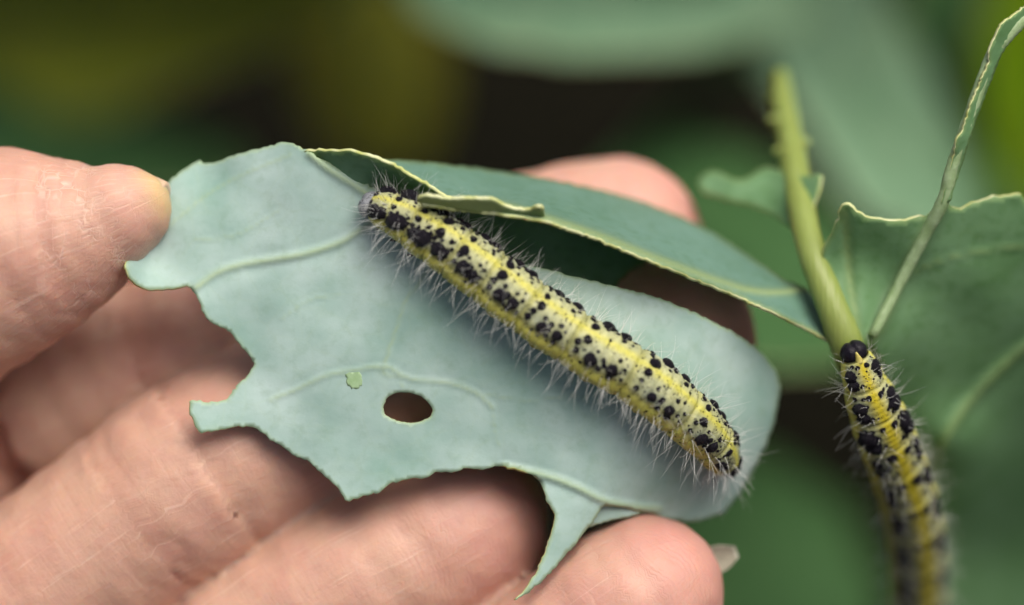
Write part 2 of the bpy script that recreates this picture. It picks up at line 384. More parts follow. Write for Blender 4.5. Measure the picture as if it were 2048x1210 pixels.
# small scar where the wax was scraped away
def scar():
    P_ = [(690,745),(704,741),(718,742),(724,756),(726,768),(718,776),(704,779),(695,770)]
    zf = lambda q: tps(A_Z)(q) + .16*vnoise(q, 5, .014) + .16*.10*vnoise(q, 9, .042) + .02
    leaf_sheet('scar', P_, None, leaf, edge_mat('leaf_scar', (.22, .37, .16), (.32, .47, .27)), 4, (), (), .05, 1.4, (0, .01), 1, zfun=zf, label='bright green scraped spot on the blade')
scar()
leaf_sheet('leaf_flap', [(1196,1008),(1240,1012),(1292,1022),(1262,1034),(1225,1040),(1192,1050),(1176,1056)], [(1196,1008,-1.6),(1292,1022,-4),(1176,1056,-1.8),(1240,1030,-2.6),(1225,1012,-2.2)], leaf, LEAF, 5, (), (), .25, .6, (.05, .03), 3, label='small flap of blade beside the pointed spur')
# inner side of the fold
D_OUT = [(605,301),(650,303),(700,302),(750,317),(800,339),(850,370),(893,397),(1000,428),(1150,455),(1290,498),(1300,522),(1262,540),(1236,566),(1225,590),(1150,610),(1000,600),(850,500),(740,420),(655,345)]
D_Z = [(612,302,.1),(660,303,1.6),(700,302,2.6),(750,317,3.4),(800,339,3.6),(850,370,3.4),(893,397,2.6),(640,325,-.4),(740,395,-.8),(780,365,-.6),(850,410,-1.8),(1000,428,-3),(1000,520,-2.6),(1150,455,-6),(1150,540,-4.6),(1290,500,-9),(1236,566,-6.5),(1150,610,-3.2),(1000,600,-1.4),(850,500,-.9),(740,420,-.9)]
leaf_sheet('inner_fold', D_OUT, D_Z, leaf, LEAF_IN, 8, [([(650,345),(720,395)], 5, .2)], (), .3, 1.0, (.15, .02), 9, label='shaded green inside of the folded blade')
# lobe that folds over
C_OUT = [(735,322),(800,319),(880,326),(960,336),(1040,348),(1120,362),(1200,378),(1290,404),(1370,436),(1440,472),(1510,520),(1570,560),(1612,574),(1640,600),(1665,650),(1662,682),(1600,650),(1530,615),(1460,585),(1380,552),(1300,520),(1200,478),(1090,440),(1000,425),(930,418),(880,412),(838,404),(850,396),(893,398),(850,372),(800,341)]
C_Z = [(735,322,-3),(880,326,-7),(1040,348,-10),(1200,378,-12),(1370,436,-13.5),(1510,520,-12),(1600,572,-7.5),(838,402,4.0),(880,400,3.2),(930,413,3.8),(1000,418,4.0),(1085,430,3.8),(1200,472,3.2),(1300,512,2.2),(1400,552,.6),(1500,595,-1.4),(1600,640,-3.6),(1662,675,-5),(850,372,-.5),(1000,385,-2.5),(1200,425,-4),(1400,500,-5.5),(1520,560,-5.5),(1600,600,-5)]
VC = [([(838,402),(930,405),(1000,408),(1085,433),(1200,471),(1300,511),(1380,541),(1440,562),(1500,580),(1560,584),(1612,576)], 9, .8)]
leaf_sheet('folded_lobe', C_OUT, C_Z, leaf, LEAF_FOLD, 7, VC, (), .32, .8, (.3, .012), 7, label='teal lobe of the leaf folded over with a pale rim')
# curled lip on the fold edge
L_OUT = [(832,398),(850,392),(900,399),(950,398),(985,399),(1005,411),(1030,420),(1060,421),(1075,413),(1087,416),(1090,432),(1060,440),(1000,433),(930,422),(870,414),(838,407)]
L_Z = [(832,400,5.4),(900,399,6.2),(985,399,6.4),(1010,414,5.6),(1060,421,5.6),(1085,414,6.6),(1090,434,4.4),(1000,433,4.3),(930,422,4.6),(860,412,4.7),(940,410,5.4)]
leaf_sheet('torn_lip', L_OUT, L_Z, leaf, LEAF_LIP, 5, (), (), .3, .6, (.08, .04), 14, label='curled pale torn lip on the fold')
# right-hand part of the leaf round the midrib
R_OUT = [(1702,690),(1672,640),(1652,560),(1645,505),(1656,478),(1672,448),(1690,404),(1722,430),(1760,439),(1800,442),(1840,436),(1868,420),(1880,400),(1896,402),(1912,424),(1945,408),(1980,396),(2020,392),(2042,388),(2060,410),(2120,430),(2300,520),(2400,900),(2350,1300),(2100,1420),(1895,1420),(1880,1210),(1868,1060),(1846,940),(1790,800),(1745,700)]
R_Z = [(1702,690,-3),(1650,530,-4.5),(1690,404,-1),(1760,439,-1.5),(1880,400,-2),(1960,400,-4),(2042,388,-5),(2300,520,-12),(1745,700,-5),(1800,800,-13),(1846,940,-21),(1880,1210,-36),(1895,1420,-48),(1950,560,-7),(1800,560,-5.5),(1960,800,-17),(1890,890,-17),(2048,700,-15),(2048,900,-27),(2000,1100,-40),(2200,1000,-45),(2300,1300,-60),(2100,1420,-60),(1930,1000,-26)]
VR = [([(1735,690),(1765,640),(1800,560),(1840,480),(1885,405)], 13, .9), ([(1720,690),(1700,560),(1690,420)], 9, -.5), ([(1860,960),(1900,860),(1960,780),(2060,690),(2200,620)], 10, .9), ([(1800,560),(1870,525),(1980,500),(2120,490),(2250,520)], 5, .2)]
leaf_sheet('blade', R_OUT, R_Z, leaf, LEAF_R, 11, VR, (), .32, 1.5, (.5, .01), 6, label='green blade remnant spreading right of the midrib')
# leaf scrap left of the midrib
F_OUT = [(1393,362),(1405,348),(1425,338),(1450,349),(1472,360),(1498,354),(1520,336),(1545,334),(1580,348),(1612,352),(1642,346),(1640,372),(1628,410),(1622,450),(1600,462),(1572,452),(1540,425),(1500,410),(1440,396),(1402,382)]
F_Z = [(1393,362,-17),(1425,338,-17.5),(1472,360,-15),(1530,335,-16),(1642,346,-10),(1620,450,-9),(1540,425,-12),(1440,396,-15),(1580,390,-11)]
leaf_sheet('leaf_scrap', F_OUT, F_Z, leaf, LEAF_R, 7, (), (), .3, .8, (.3, .02), 9, label='small chewed scrap beside the midrib')
# midrib, bare side vein, petiole
def stem_part(name, pts, mat, n=40, seg=14, bumps=0., label=None):
    p = cr(np.array(pts, float), n); pos = PW(p[:, 0], p[:, 1], p[:, 2]); rad = p[:, 3]*KPX*.001
    rad = rad*(1+bumps*vnoise(np.arange(n)[:, None], 4, 1.3)); v, f = tube(pos, rad, seg)
    return mesh_obj(name, v, f, mat, leaf, label=label)
stem_part('midrib', [(1708,735,-6,32),(1690,680,-4,34),(1655,590,-4,31),(1622,500,-6,29),(1600,400,-11,29),(1582,290,-19,28),(1567,210,-26,25),(1560,150,-31,17)], STEM, 60, 16, .05, 'pale green midrib stripped bare')
for i, (x, y, z, dx, dy, r) in enumerate([(1545,240,-23,-16,-4,13),(1612,285,-19.5,14,-4,12),(1556,302,-18.3,-16,0,13),(1625,360,-13,18,-10,13),(1546,200,-27,-10,8,12)]):
    stem_part('midrib_stub', [(x-dx,y-dy,z,r),(x,y,z+.3,r*.9),(x+dx*.5,y+dy*.5,z+.5,r*.3)], STEM, 8, 8)
stem_part('side_vein', [(1745,672,-3.5,10),(1800,565,-4,12),(1850,470,-2.6,13),(1886,402,-1.2,14),(1905,330,-.4,13),(1928,265,0,13),(1950,200,.2,13),(1972,140,.3,13),(1990,100,.2,14),(2012,70,0,17),(2040,42,-.3,15),(2075,15,-.8,6)], VEIN, 70, 12, .12, 'bare side vein rising above the chewed edge')
stem_part('petiole', [(1700,700,-6,30),(1745,800,-12,28),(1790,920,-22,30),(1815,1060,-32,34),(1830,1210,-42,38),(1850,1400,-55,42),(1880,1600,-75,46)], STEM, 40, 16, .03)
# the strip of leaf left along the bare vein
SV_OUT = [(1880,412),(1898,350),(1908,310),(1912,285),(1925,262),(1940,215),(1955,180),(1968,150),(1978,128),(1980,95),(1992,72),(2002,50),(2022,35),(2042,20),(2062,8),(2058,30),(2035,60),(2012,95),(1998,122),(1982,165),(1962,215),(1942,272),(1928,320),(1910,370),(1900,405)]
SV_Z = [(1880,412,-.8),(1908,310,.4),(1912,285,1.0),(1968,150,1.2),(1980,95,1.6),(2022,35,1.2),(2062,8,0),(2035,60,.2),(1982,165,.2),(1942,272,.2),(1900,405,-.8)]
leaf_sheet('leaf_strip', SV_OUT, SV_Z, leaf, LEAF_R, 5, (), (), .3, .8, (.12, .04), 5, label='thin strip of blade left along the bare vein')

# stalk of the plant that carries the leaf, down to the soil
def drop_stalk(parent, px, py, z, r=9, mat=STEM, name='stalk'):
    t = PW(px, py, z); b = np.array([t[0]+.02, t[1]+.03, -.01])
    p = cr(np.array([t, t*.6+b*.4+np.array([.004, 0, 0]), b]), 14); v, f = tube(p, np.linspace(r*.6, r, 14)*.001, 12)
    return mesh_obj(name, v, f, mat, parent)
drop_stalk(leaf, 1880, 1590, -73, 7)

# ------------------------------------------------------------------ far plants
def ell(cx, cy, a, b, rot, n=26, wob=.06, seed=0):
    t = np.linspace(0, 2*np.pi, n, endpoint=False); r = 1+wob*np.random.default_rng(seed).normal(size=n)
    x = a*np.cos(t)*r; y = b*np.sin(t)*r*(1-.25*np.cos(t)); c, s = math.cos(R(rot)), math.sin(R(rot))
    return [(cx+c*u-s*v, cy+s*u+c*v) for u, v in zip(x, y)]
def far_leaf(parent, base_px, cx, cy, a, b, rot, z, dz, mat, seed, label=None, step=40):
    """oval leaf centred on a pixel; dz = height gained along its length and width, in mm"""
    c, s = math.cos(R(rot)), math.sin(R(rot))
    ctrl = []
    for u in (-1, -.5, 0, .5, 1):
        for v in (-1, 0, 1):
            ctrl.append((cx+c*u*a-s*v*b, cy+s*u*a+c*v*b, z+dz[0]*u+dz[1]*v+.12*abs(v)*b*KPX-.10*u*u*a*KPX))
    mid = [(cx-c*a*.98, cy-s*a*.98), (cx, cy), (cx+c*a*.9, cy+s*a*.9)]
    side = [([(cx+c*u*a, cy+s*u*a), (cx+c*(u+.4)*a-s*k*b*.8, cy+s*(u+.4)*a+c*k*b*.8)], 10, .6) for u in (-.6, -.2, .2) for k in (-1, 1)]
    lf = leaf_sheet('leaf', ell(cx, cy, a, b, rot, seed=seed), ctrl, parent, mat, step, [(mid, 18, 1.5)]+side, (), .4, 3, (1.5, .006), 10, label=label)
    f = tps(ctrl); m = cr(np.array([(*q, 0) for q in mid]), 20); zz = f(m[:, :2])-.6
    pos = PW(m[:, 0], m[:, 1], zz); base = np.array(base_px)
    ext = cr(np.array([base, base*.5+pos[0]*.5+np.array([0, 0, .012]), pos[0]]), 12)
    v, fa = tube(np.vstack([ext[:-1], pos]), np.linspace(2.6, .7, 31)*.001, 8)
    mr = mesh_obj('leaf_midrib', v, fa, LEAF_BGD, None, origin=np.array(parent.location)); mr.location = (0, 0, 0); mr.parent = lf
    return lf
def plant(base_xy, label, h=.18):
    root = empty('cabbage_plant', (base_xy[0], base_xy[1], 0), label, 'plant')
    b = np.array([base_xy[0], base_xy[1], 0.]); p = cr(np.array([b-[0, 0, .02], b+[.004, .003, h*.5], b+[0, 0, h]]), 14)
    v, f = tube(p, np.linspace(11, 7, 14)*.001, 12); mesh_obj('stalk', v, f, STEM, root)
    return root, b+[0, 0, h-.01]
p1, t1 = plant((.10, .30, 0), 'out of focus cabbage plant with broad grey-green leaves behind the bare midrib', .22)
far_leaf(p1, t1, 1210, -55, 440, 165, 6, -112, (-4, 12), LEAF_BG, 1)
far_leaf(p1, t1, 1690, 130, 520, 140, 60, -135, (14, 10), LEAF_BG, 2)
far_leaf(p1, t1, 1480, 530, 320, 200, 30, -105, (10, 14), LEAF_BGD, 3)
far_leaf(p1, t1, 1930, 260, 380, 110, 80, -150, (10, 14), LEAF_BGD, 6)
p2, t2 = plant((.22, .62, 0), 'bright yellow-green out of focus plant beyond the leaf at the upper corner', .2)
far_leaf(p2, t2, 2120, 130, 330, 170, 100, -150, (-10, 10), LEAF_YG, 4)
p3, t3 = plant((-.04, .50, 0), 'dim olive-yellow out of focus plant in the shade behind the leaf', .12)
far_leaf(p3, t3, 750, 150, 220, 150, 80, -200, (10, 14), LEAF_OL, 5)
far_leaf(p3, t3, 220, 20, 480, 190, -8, -170, (10, 14), LEAF_OLG, 7)
far_leaf(p3, t3, 120, 300, 420, 120, 8, -150, (10, 14), LEAF_BGD, 8)
p4, t4 = plant((.12, -.02, 0), 'dark green out of focus plant below the two caterpillars', .2)
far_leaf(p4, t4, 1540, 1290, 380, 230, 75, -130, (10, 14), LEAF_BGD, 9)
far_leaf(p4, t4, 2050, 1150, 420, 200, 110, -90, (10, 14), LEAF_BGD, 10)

# unseen leaves added to these plants above the frame, to shade the background
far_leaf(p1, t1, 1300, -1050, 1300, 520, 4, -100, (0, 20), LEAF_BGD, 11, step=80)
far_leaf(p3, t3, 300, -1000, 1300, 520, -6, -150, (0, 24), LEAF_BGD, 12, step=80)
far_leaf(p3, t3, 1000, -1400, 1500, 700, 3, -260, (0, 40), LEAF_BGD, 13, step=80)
# ------------------------------------------------------------------ hand (one continuous surface from a distance field)
def fing(ctrl, n=16):
    p = cr(np.array(ctrl, float), n); return np.column_stack([V(p[:, 0], p[:, 1], p[:, 2]), p[:, 3]])
FING = {  # px, py, z mm, radius mm   (base -> tip)
 1: fing([(-330,640,-8,11.5),(-150,560,-6,11),(0,505,-4.5,9.5),(60,490,-3.8,8.3),(120,474,-3.2,7.1),(180,455,-2.2,5.4),(236,426,-1.6,4.4),(277,406,-1.2,2.95)], 20),
 2: fing([(-420,1010,-30,10),(-120,920,-27,9.6),(80,845,-23,9.0),(260,760,-20,8.6),(450,690,-19,8.8),(750,605,-18,8.2),(1000,545,-20,8.3),(1150,508,-21,8.6),(1235,490,-21.5,8.2)], 22),
 3: fing([(-480,1560,-14,10.5),(-200,1390,-12,9.8),(60,1200,-10.5,9.0),(240,1068,-10,8.7),(360,978,-9.8,9.1),(480,900,-10,8.7),(700,790,-11.4,8.4),(900,730,-12.6,8.2),(1120,700,-12.4,8.3),(1345,672,-13,7.6)], 26),
 4: fing([(-300,1850,-16,10),(0,1660,-13,9.4),(300,1450,-11,8.8),(520,1300,-9.8,8.5),(700,1178,-9.6,8.5),(800,1120,-9.7,8.3),(900,1070,-10,8.2),(930,1052,-10.4,7.7)], 22),
 5: fing([(-80,2080,-14,9),(300,1890,-10,8),(700,1620,-7,7.6),(950,1435,-6,7.6),(1120,1310,-5.2,7.3),(1230,1228,-4.8,7.4),(1290,1188,-5.0,7.0)], 20),
}
PALM = [((-330,640,-8,12),(-800,1100,-12,17)),((-800,1100,-6,17),(-1300,1800,-20,19)),((-420,1010,-30,11),(-1300,1800,-22,20)),((-480,1560,-16,11),(-1350,1900,-22,20)),((-300,1850,-18,11),(-1400,2000,-22,19)),((-80,2080,-16,10),(-1450,2100,-22,18)),
        ((-1300,1800,-20,20),(-1900,2300,-26,22)),((-1450,2100,-22,19),(-2000,2450,-26,21)),((-1900,2300,-26,23),(-3300,3300,-40,30)),((-2000,2450,-26,22),(-3350,3400,-40,29))]
PALMV = [(np.append(V(*a[:3]), a[3]), np.append(V(*b[:3]), b[3])) for a, b in PALM]
def segd(P, a, b):
    ax, bx = a[:3], b[:3]; d = bx-ax; L = d@d+1e-9
    x, y, z = P[0]-ax[0], P[1]-ax[1], P[2]-ax[2]
    t = np.clip((x*d[0]+y*d[1]+z*d[2])/L, 0, 1)
    return np.sqrt((x-t*d[0])**2+(y-t*d[1])**2+(z-t*d[2])**2)-(a[3]+(b[3]-a[3])*t), t
def smin(a, b, k):
    h = np.clip(.5+.5*(b-a)/k, 0, 1); return b*(1-h)+a*h-k*h*(1-h)
ARC = {k: np.concatenate([[0], np.cumsum(np.linalg.norm(np.diff(c[:, :3], axis=0), axis=1))]) for k, c in FING.items()}
CREASE = {}
def near_s(k, px, py, z):
    c = FING[k][:, :3]; q = V(px, py, z); return ARC[k][np.argmin(np.linalg.norm(c-q, axis=1))]
CREASE[1] = [(near_s(1, 105, 480, -3.4)+o, d, w_) for o, d, w_ in ((-4.5, .14, .9), (-2.4, .12, .5), (-.6, .2, .6), (.9, .12, .4), (2.2, .14, .45))]
CREASE[2] = [(near_s(2, 300, 745, -18), .3, .9), (near_s(2, 80, 845, -21), 1.6, 1.5)]
CREASE[3] = [(near_s(3, 330, 1000, -10)+o, d, w_) for o, d, w_ in ((-1.2, .32, .55), (.4, .14, .4), (5.4, .24, .6), (6.6, .1, .4), (-16, .12, 1.0))]
CREASE[4] = [(near_s(4, 480, 1330, -10), .4, .8)]
CREASE[5] = [(near_s(5, 1060, 1352, -5.5), .4, .8)]
def finger_field(k, P, full=False):
    c = FING[k]; best = np.full(np.broadcast(P[0], P[1], P[2]).shape, 1e3, np.float32); s = np.zeros_like(best)
    for i in range(len(c)-1):
        d, t = segd(P, c[i], c[i+1]); m = d < best
        best = np.where(m, d, best); s = np.where(m, ARC[k][i]+t*(ARC[k][i+1]-ARC[k][i]), s)
    cre = np.zeros_like(best)
    for s0, dep, wd in CREASE[k]:
        wob = .7*np.sin(P[0]*.55+P[1]*.35+s0)+.4*np.sin(P[1]*1.3-P[0]*.8+k)
        g = np.exp(-((s-s0+wob*.6)/wd)**2); cre = np.maximum(cre, g*min(1, dep*2)); best = best+dep*g
    return (best, s, cre) if full else best
def bbox_ok(P, pts, rad, m): return True
def hand_field(P, full=False):
    out = None; near = None
    for k in FING:
        if full:
            d, s, cre = finger_field(k, P, True)
            tipd = ARC[k][-1]-s
            if out is None: out, S_, K_, C_, T_, near = d, s, np.full(d.shape, k, np.float32), cre, tipd, d.copy()
            else:
                m = d < near; near = np.where(m, d, near); S_ = np.where(m, s, S_); K_ = np.where(m, k, K_); C_ = np.where(m, cre, C_); T_ = np.where(m, tipd, T_)
                out = smin(out, d, .7)
        else:
            d = finger_field(k, P); out = d if out is None else smin(out, d, .7)
    for a, b in PALMV: out = smin(out, segd(P, a, b)[0], 6.0)
    return (out, S_, K_, C_, T_) if full else out
def hand():
    h = .55
    def axis(f0, f1, lo, hi, hf=h):
        mid = np.arange(f0, f1, hf); a = []; x = f0; st = hf
        while x > lo: st = min(st*1.12, 3.5); x -= st; a.append(x)
        b = []; x = mid[-1]; st = hf
        while x < hi: st = min(st*1.12, 3.5); x += st; b.append(x)
        return np.array(a[::-1]+list(mid)+b, np.float32)
    X = axis(-47, 24, -175, 28); Y = axis(-29, 16, -125, 20); Z = axis(-14, 9, -72, 22)
    P = (X[:, None, None], Y[None, :, None], Z[None, None, :])
    F = np.full((len(X), len(Y), len(Z)), 50., np.float32)
    def sub(pts, rads, mar=9):
        lo = (pts-rads[:, None]).min(0)-mar; hi = (pts+rads[:, None]).max(0)+mar
        sl = tuple(slice(max(0, np.searchsorted(A, l)-1), np.searchsorted(A, u)+1) for A, l, u in zip((X, Y, Z), lo, hi))
        return sl, (X[sl[0]][:, None, None], Y[sl[1]][None, :, None], Z[sl[2]][None, None, :])
    for k, c in FING.items():
        sl, Q = sub(c[:, :3], c[:, 3], 4); F[sl] = smin(F[sl], finger_field(k, Q), .7)
    for a, b in PALMV:
        sl, Q = sub(np.array([a[:3], b[:3]]), np.array([a[3], b[3]]), 9); F[sl] = smin(F[sl], segd(Q, a, b)[0], 6.0)
    ins = F < 0
    nx, ny, nz = F.shape
    c8 = [ins[i:nx-1+i, j:ny-1+j, k:nz-1+k] for i in (0, 1) for j in (0, 1) for k in (0, 1)]
    sm = sum(c.astype(np.int8) for c in c8); act = (sm > 0) & (sm < 8)
    idx = np.full(act.shape, -1, np.int64); ijk = np.argwhere(act); idx[act] = np.arange(len(ijk))
    I, J, K = ijk.T
    v = np.stack([(X[I]+X[I+1])/2, (Y[J]+Y[J+1])/2, (Z[K]+Z[K+1])/2], -1).astype(float)
    faces = []
    def quads(sel, A, flip):
        q = np.stack(A, -1); q = q[(q >= 0).all(1)] if False else q
        fl = flip; q[fl] = q[fl][:, ::-1]; faces.append(q)
    e = np.argwhere(ins[:-1, 1:-1, 1:-1] != ins[1:, 1:-1, 1:-1]); i, j, k = e[:, 0], e[:, 1]+1, e[:, 2]+1
    quads(e, [idx[i, j-1, k-1], idx[i, j, k-1], idx[i, j, k], idx[i, j-1, k]], ~ins[i, j, k])
    e = np.argwhere(ins[1:-1, :-1, 1:-1] != ins[1:-1, 1:, 1:-1]); i, j, k = e[:, 0]+1, e[:, 1], e[:, 2]+1
    quads(e, [idx[i-1, j, k-1], idx[i-1, j, k], idx[i, j, k], idx[i, j, k-1]], ~ins[i, j, k])
    e = np.argwhere(ins[1:-1, 1:-1, :-1] != ins[1:-1, 1:-1, 1:]); i, j, k = e[:, 0]+1, e[:, 1]+1, e[:, 2]
    quads(e, [idx[i-1, j-1, k], idx[i, j-1, k], idx[i, j, k], idx[i-1, j, k]], ~ins[i, j, k])
    q = np.vstack(faces)
    for it in range(4):
        Q = (v[:, 0], v[:, 1], v[:, 2]); d = hand_field(Q); e_ = .06
        g = np.stack([hand_field((Q[0]+e_*(a == 0), Q[1]+e_*(a == 1), Q[2]+e_*(a == 2)))-d for a in range(3)], -1)/e_
        g2 = np.clip((g**2).sum(1), .25, None); stp = np.clip(d/g2, -.5, .5)
        v = v-(stp*.85)[:, None]*g
        if it == 1:                       # relax once
            acc = np.zeros_like(v); cnt = np.zeros(len(v))
            for a in range(4):
                b = (a+1) % 4
                np.add.at(acc, q[:, a], v[q[:, b]]); np.add.at(cnt, q[:, a], 1); np.add.at(acc, q[:, b], v[q[:, a]]); np.add.at(cnt, q[:, b], 1)
            v = .5*v+.5*acc/np.maximum(cnt, 1)[:, None]
    Q = (v[:, 0], v[:, 1], v[:, 2]); d, s, kid, cre, tipd = hand_field(Q, True)
    # angle round the finger
    ang = np.zeros(len(v))
    for k, c in FING.items():
        m = kid == k
        cen = np.stack([np.interp(s[m], ARC[k], c[:, a]) for a in range(3)], -1); off = v[m]-cen
        ax = c[-1, :3]-c[len(c)//2, :3]; ax /= np.linalg.norm(ax); up = np.array([0, 0, 1.]); up -= ax*(up@ax); up /= np.linalg.norm(up); sd = np.cross(ax, up)
        ang[m] = np.arctan2(off@sd, off@up)*8.
    dist = np.linalg.norm(v[:, :2]-V(190, 430, 0)[:2], axis=1)
    # gentle flesh unevenness
    nrm_noise = .22*vnoise(v, 21, .28)+.10*vnoise(v, 22, .8)
    Q = (v[:, 0], v[:, 1], v[:, 2]); g = np.stack([hand_field((Q[0]+.1*(a == 0), Q[1]+.1*(a == 1), Q[2]+.1*(a == 2)))-hand_field(Q) for a in range(3)], -1); g /= np.linalg.norm(g, axis=1)[:, None]+1e-9
    v = v+nrm_noise[:, None]*g
    # tip coordinate past the last joint centre grows with distance from it
    tipc = np.zeros(len(v)); s2 = s.astype(float).copy()
    for k, c in FING.items():
        m = kid == k; ax = c[-1, :3]-c[-3, :3]; ax /= np.linalg.norm(ax); ov = (v[m]-c[-1, :3])@ax
        s2[m] = s2[m]+np.clip(ov, 0, None); tipc[m] = np.clip(1-(ARC[k][-1]+c[-1, 3]-s2[m])/17, 0, 1)*(.25 if k == 1 else 1)
    dry = np.where(kid == 1, np.exp(-((s2-near_s(1, 140, 470, -3))/4.5)**2), 0.)
    o = mesh_obj('hand', W(v), q, SKIN, None, origin=PW(-400, 1300, -20), attrs={'fc': np.stack([s2, ang, tipc], -1), 'fid': kid.astype(float), 'crease': cre, 'dry': dry, 'press': np.where(kid == 1, np.clip((s2-(ARC[1][-1]-1.0))/3.6, 0, 1)*.85, 0.)})
    o['label'] = 'bare hand pinching the chewed leaf between thumb and fingers'; o['category'] = 'hand'
    return o
HAND = hand()
def nail(path, name, mat, wid, curve, up, label=None, thick=.45):
    """curved plate; path: list of view-mm centre points base->tip, wid: half widths, up: outward normal"""
    p = cr(np.array(path, float), 14); wd = np.interp(np.linspace(0, 1, 14), np.linspace(0, 1, len(wid)), wid)
    up = np.array(up, float); up /= np.linalg.norm(up); ax = p[-1]-p[0]; ax /= np.linalg.norm(ax); sd = np.cross(ax, up); sd /= np.linalg.norm(sd); up = np.cross(sd, ax)
    a = np.linspace(-1, 1, 15); v = []
    for off in (0, -thick):
        for c, w_ in zip(p, wd):
            v.append(c+sd*(a*w_)[:, None]-up*(curve*w_*a*a)[:, None]+up*off)
    v = np.vstack(v); n = 15; f = []; M = 14*n
    for i in range(13):
        for j in range(n-1):
            A = i*n+j; f += [(A, A+1, A+n+1, A+n), (M+A, M+A+n, M+A+n+1, M+A+1)]
    for i in range(13): f += [(i*n, i*n+n, M+i*n+n, M+i*n), (i*n+n-1, M+i*n+n-1, M+i*n+2*n-1, i*n+2*n-1)]
    for j in range(n-1): f += [(j, M+j, M+j+1, j+1), (13*n+j, 13*n+j+1, M+13*n+j+1, M+13*n+j)]
    return mesh_obj(name, W(v), f, mat, HAND, label=label)
nail([V(150, 330, -2.6), V(230, 337, -1.8), V(300, 350, -1.2), V(334, 364, -1.0)], 'thumb_nail', NAIL, [2.2, 2.5, 2.2, 1.6], .55, (.14, 1, .12), 'yellowish edge of the thumb nail', .7)
nail([V(1330, 1150, -9), V(1395, 1130, -9), V(1445, 1114, -8.6), V(1474, 1103, -8.2)], 'finger_nail', NAILW, [1.4, 1.4, 1.2, .5], .35, (.25, .1, -1), 'greyish nail tip showing behind the little fingertip')

# ------------------------------------------------------------------ caterpillars
YEL = np.array([.565, .545, .09]); GRY = np.array([.33, .36, .21]); PAL = np.array([.53, .54, .27]); DRK = np.array([.20, .22, .08]); BLU = np.array([.42, .50, .47])
def lumpy_dome(seed, n=9, m=4):
    r = np.random.default_rng(seed); v = [(0, 0, .62)]; ph = np.linspace(0, 2*np.pi, n, endpoint=False)
    for i in range(1, m+1):
        t = i/m*1.45; rr = 1+.13*r.normal(size=n)
        for j in range(n): v.append((math.sin(t)*math.cos(ph[j])*rr[j], math.sin(t)*math.sin(ph[j])*rr[j], .62*math.cos(t)-(.25 if i == m else 0)))
    f = [(0, 1+j, 1+(j+1) % n) for j in range(n)]
    for i in range(m-1):
        for j in range(n):
            k = (j+1) % n; a = 1+i*n; f.append((a+j, a+n+j, a+n+k, a+k))
    me = bpy.data.meshes.new('tubercle'); me.from_pydata(v, [], f); me.materials.append(BLACK)
    me.polygons.foreach_set('use_smooth', np.ones(len(f), bool)); return me
DOMES = [lumpy_dome(i) for i in range(6)]
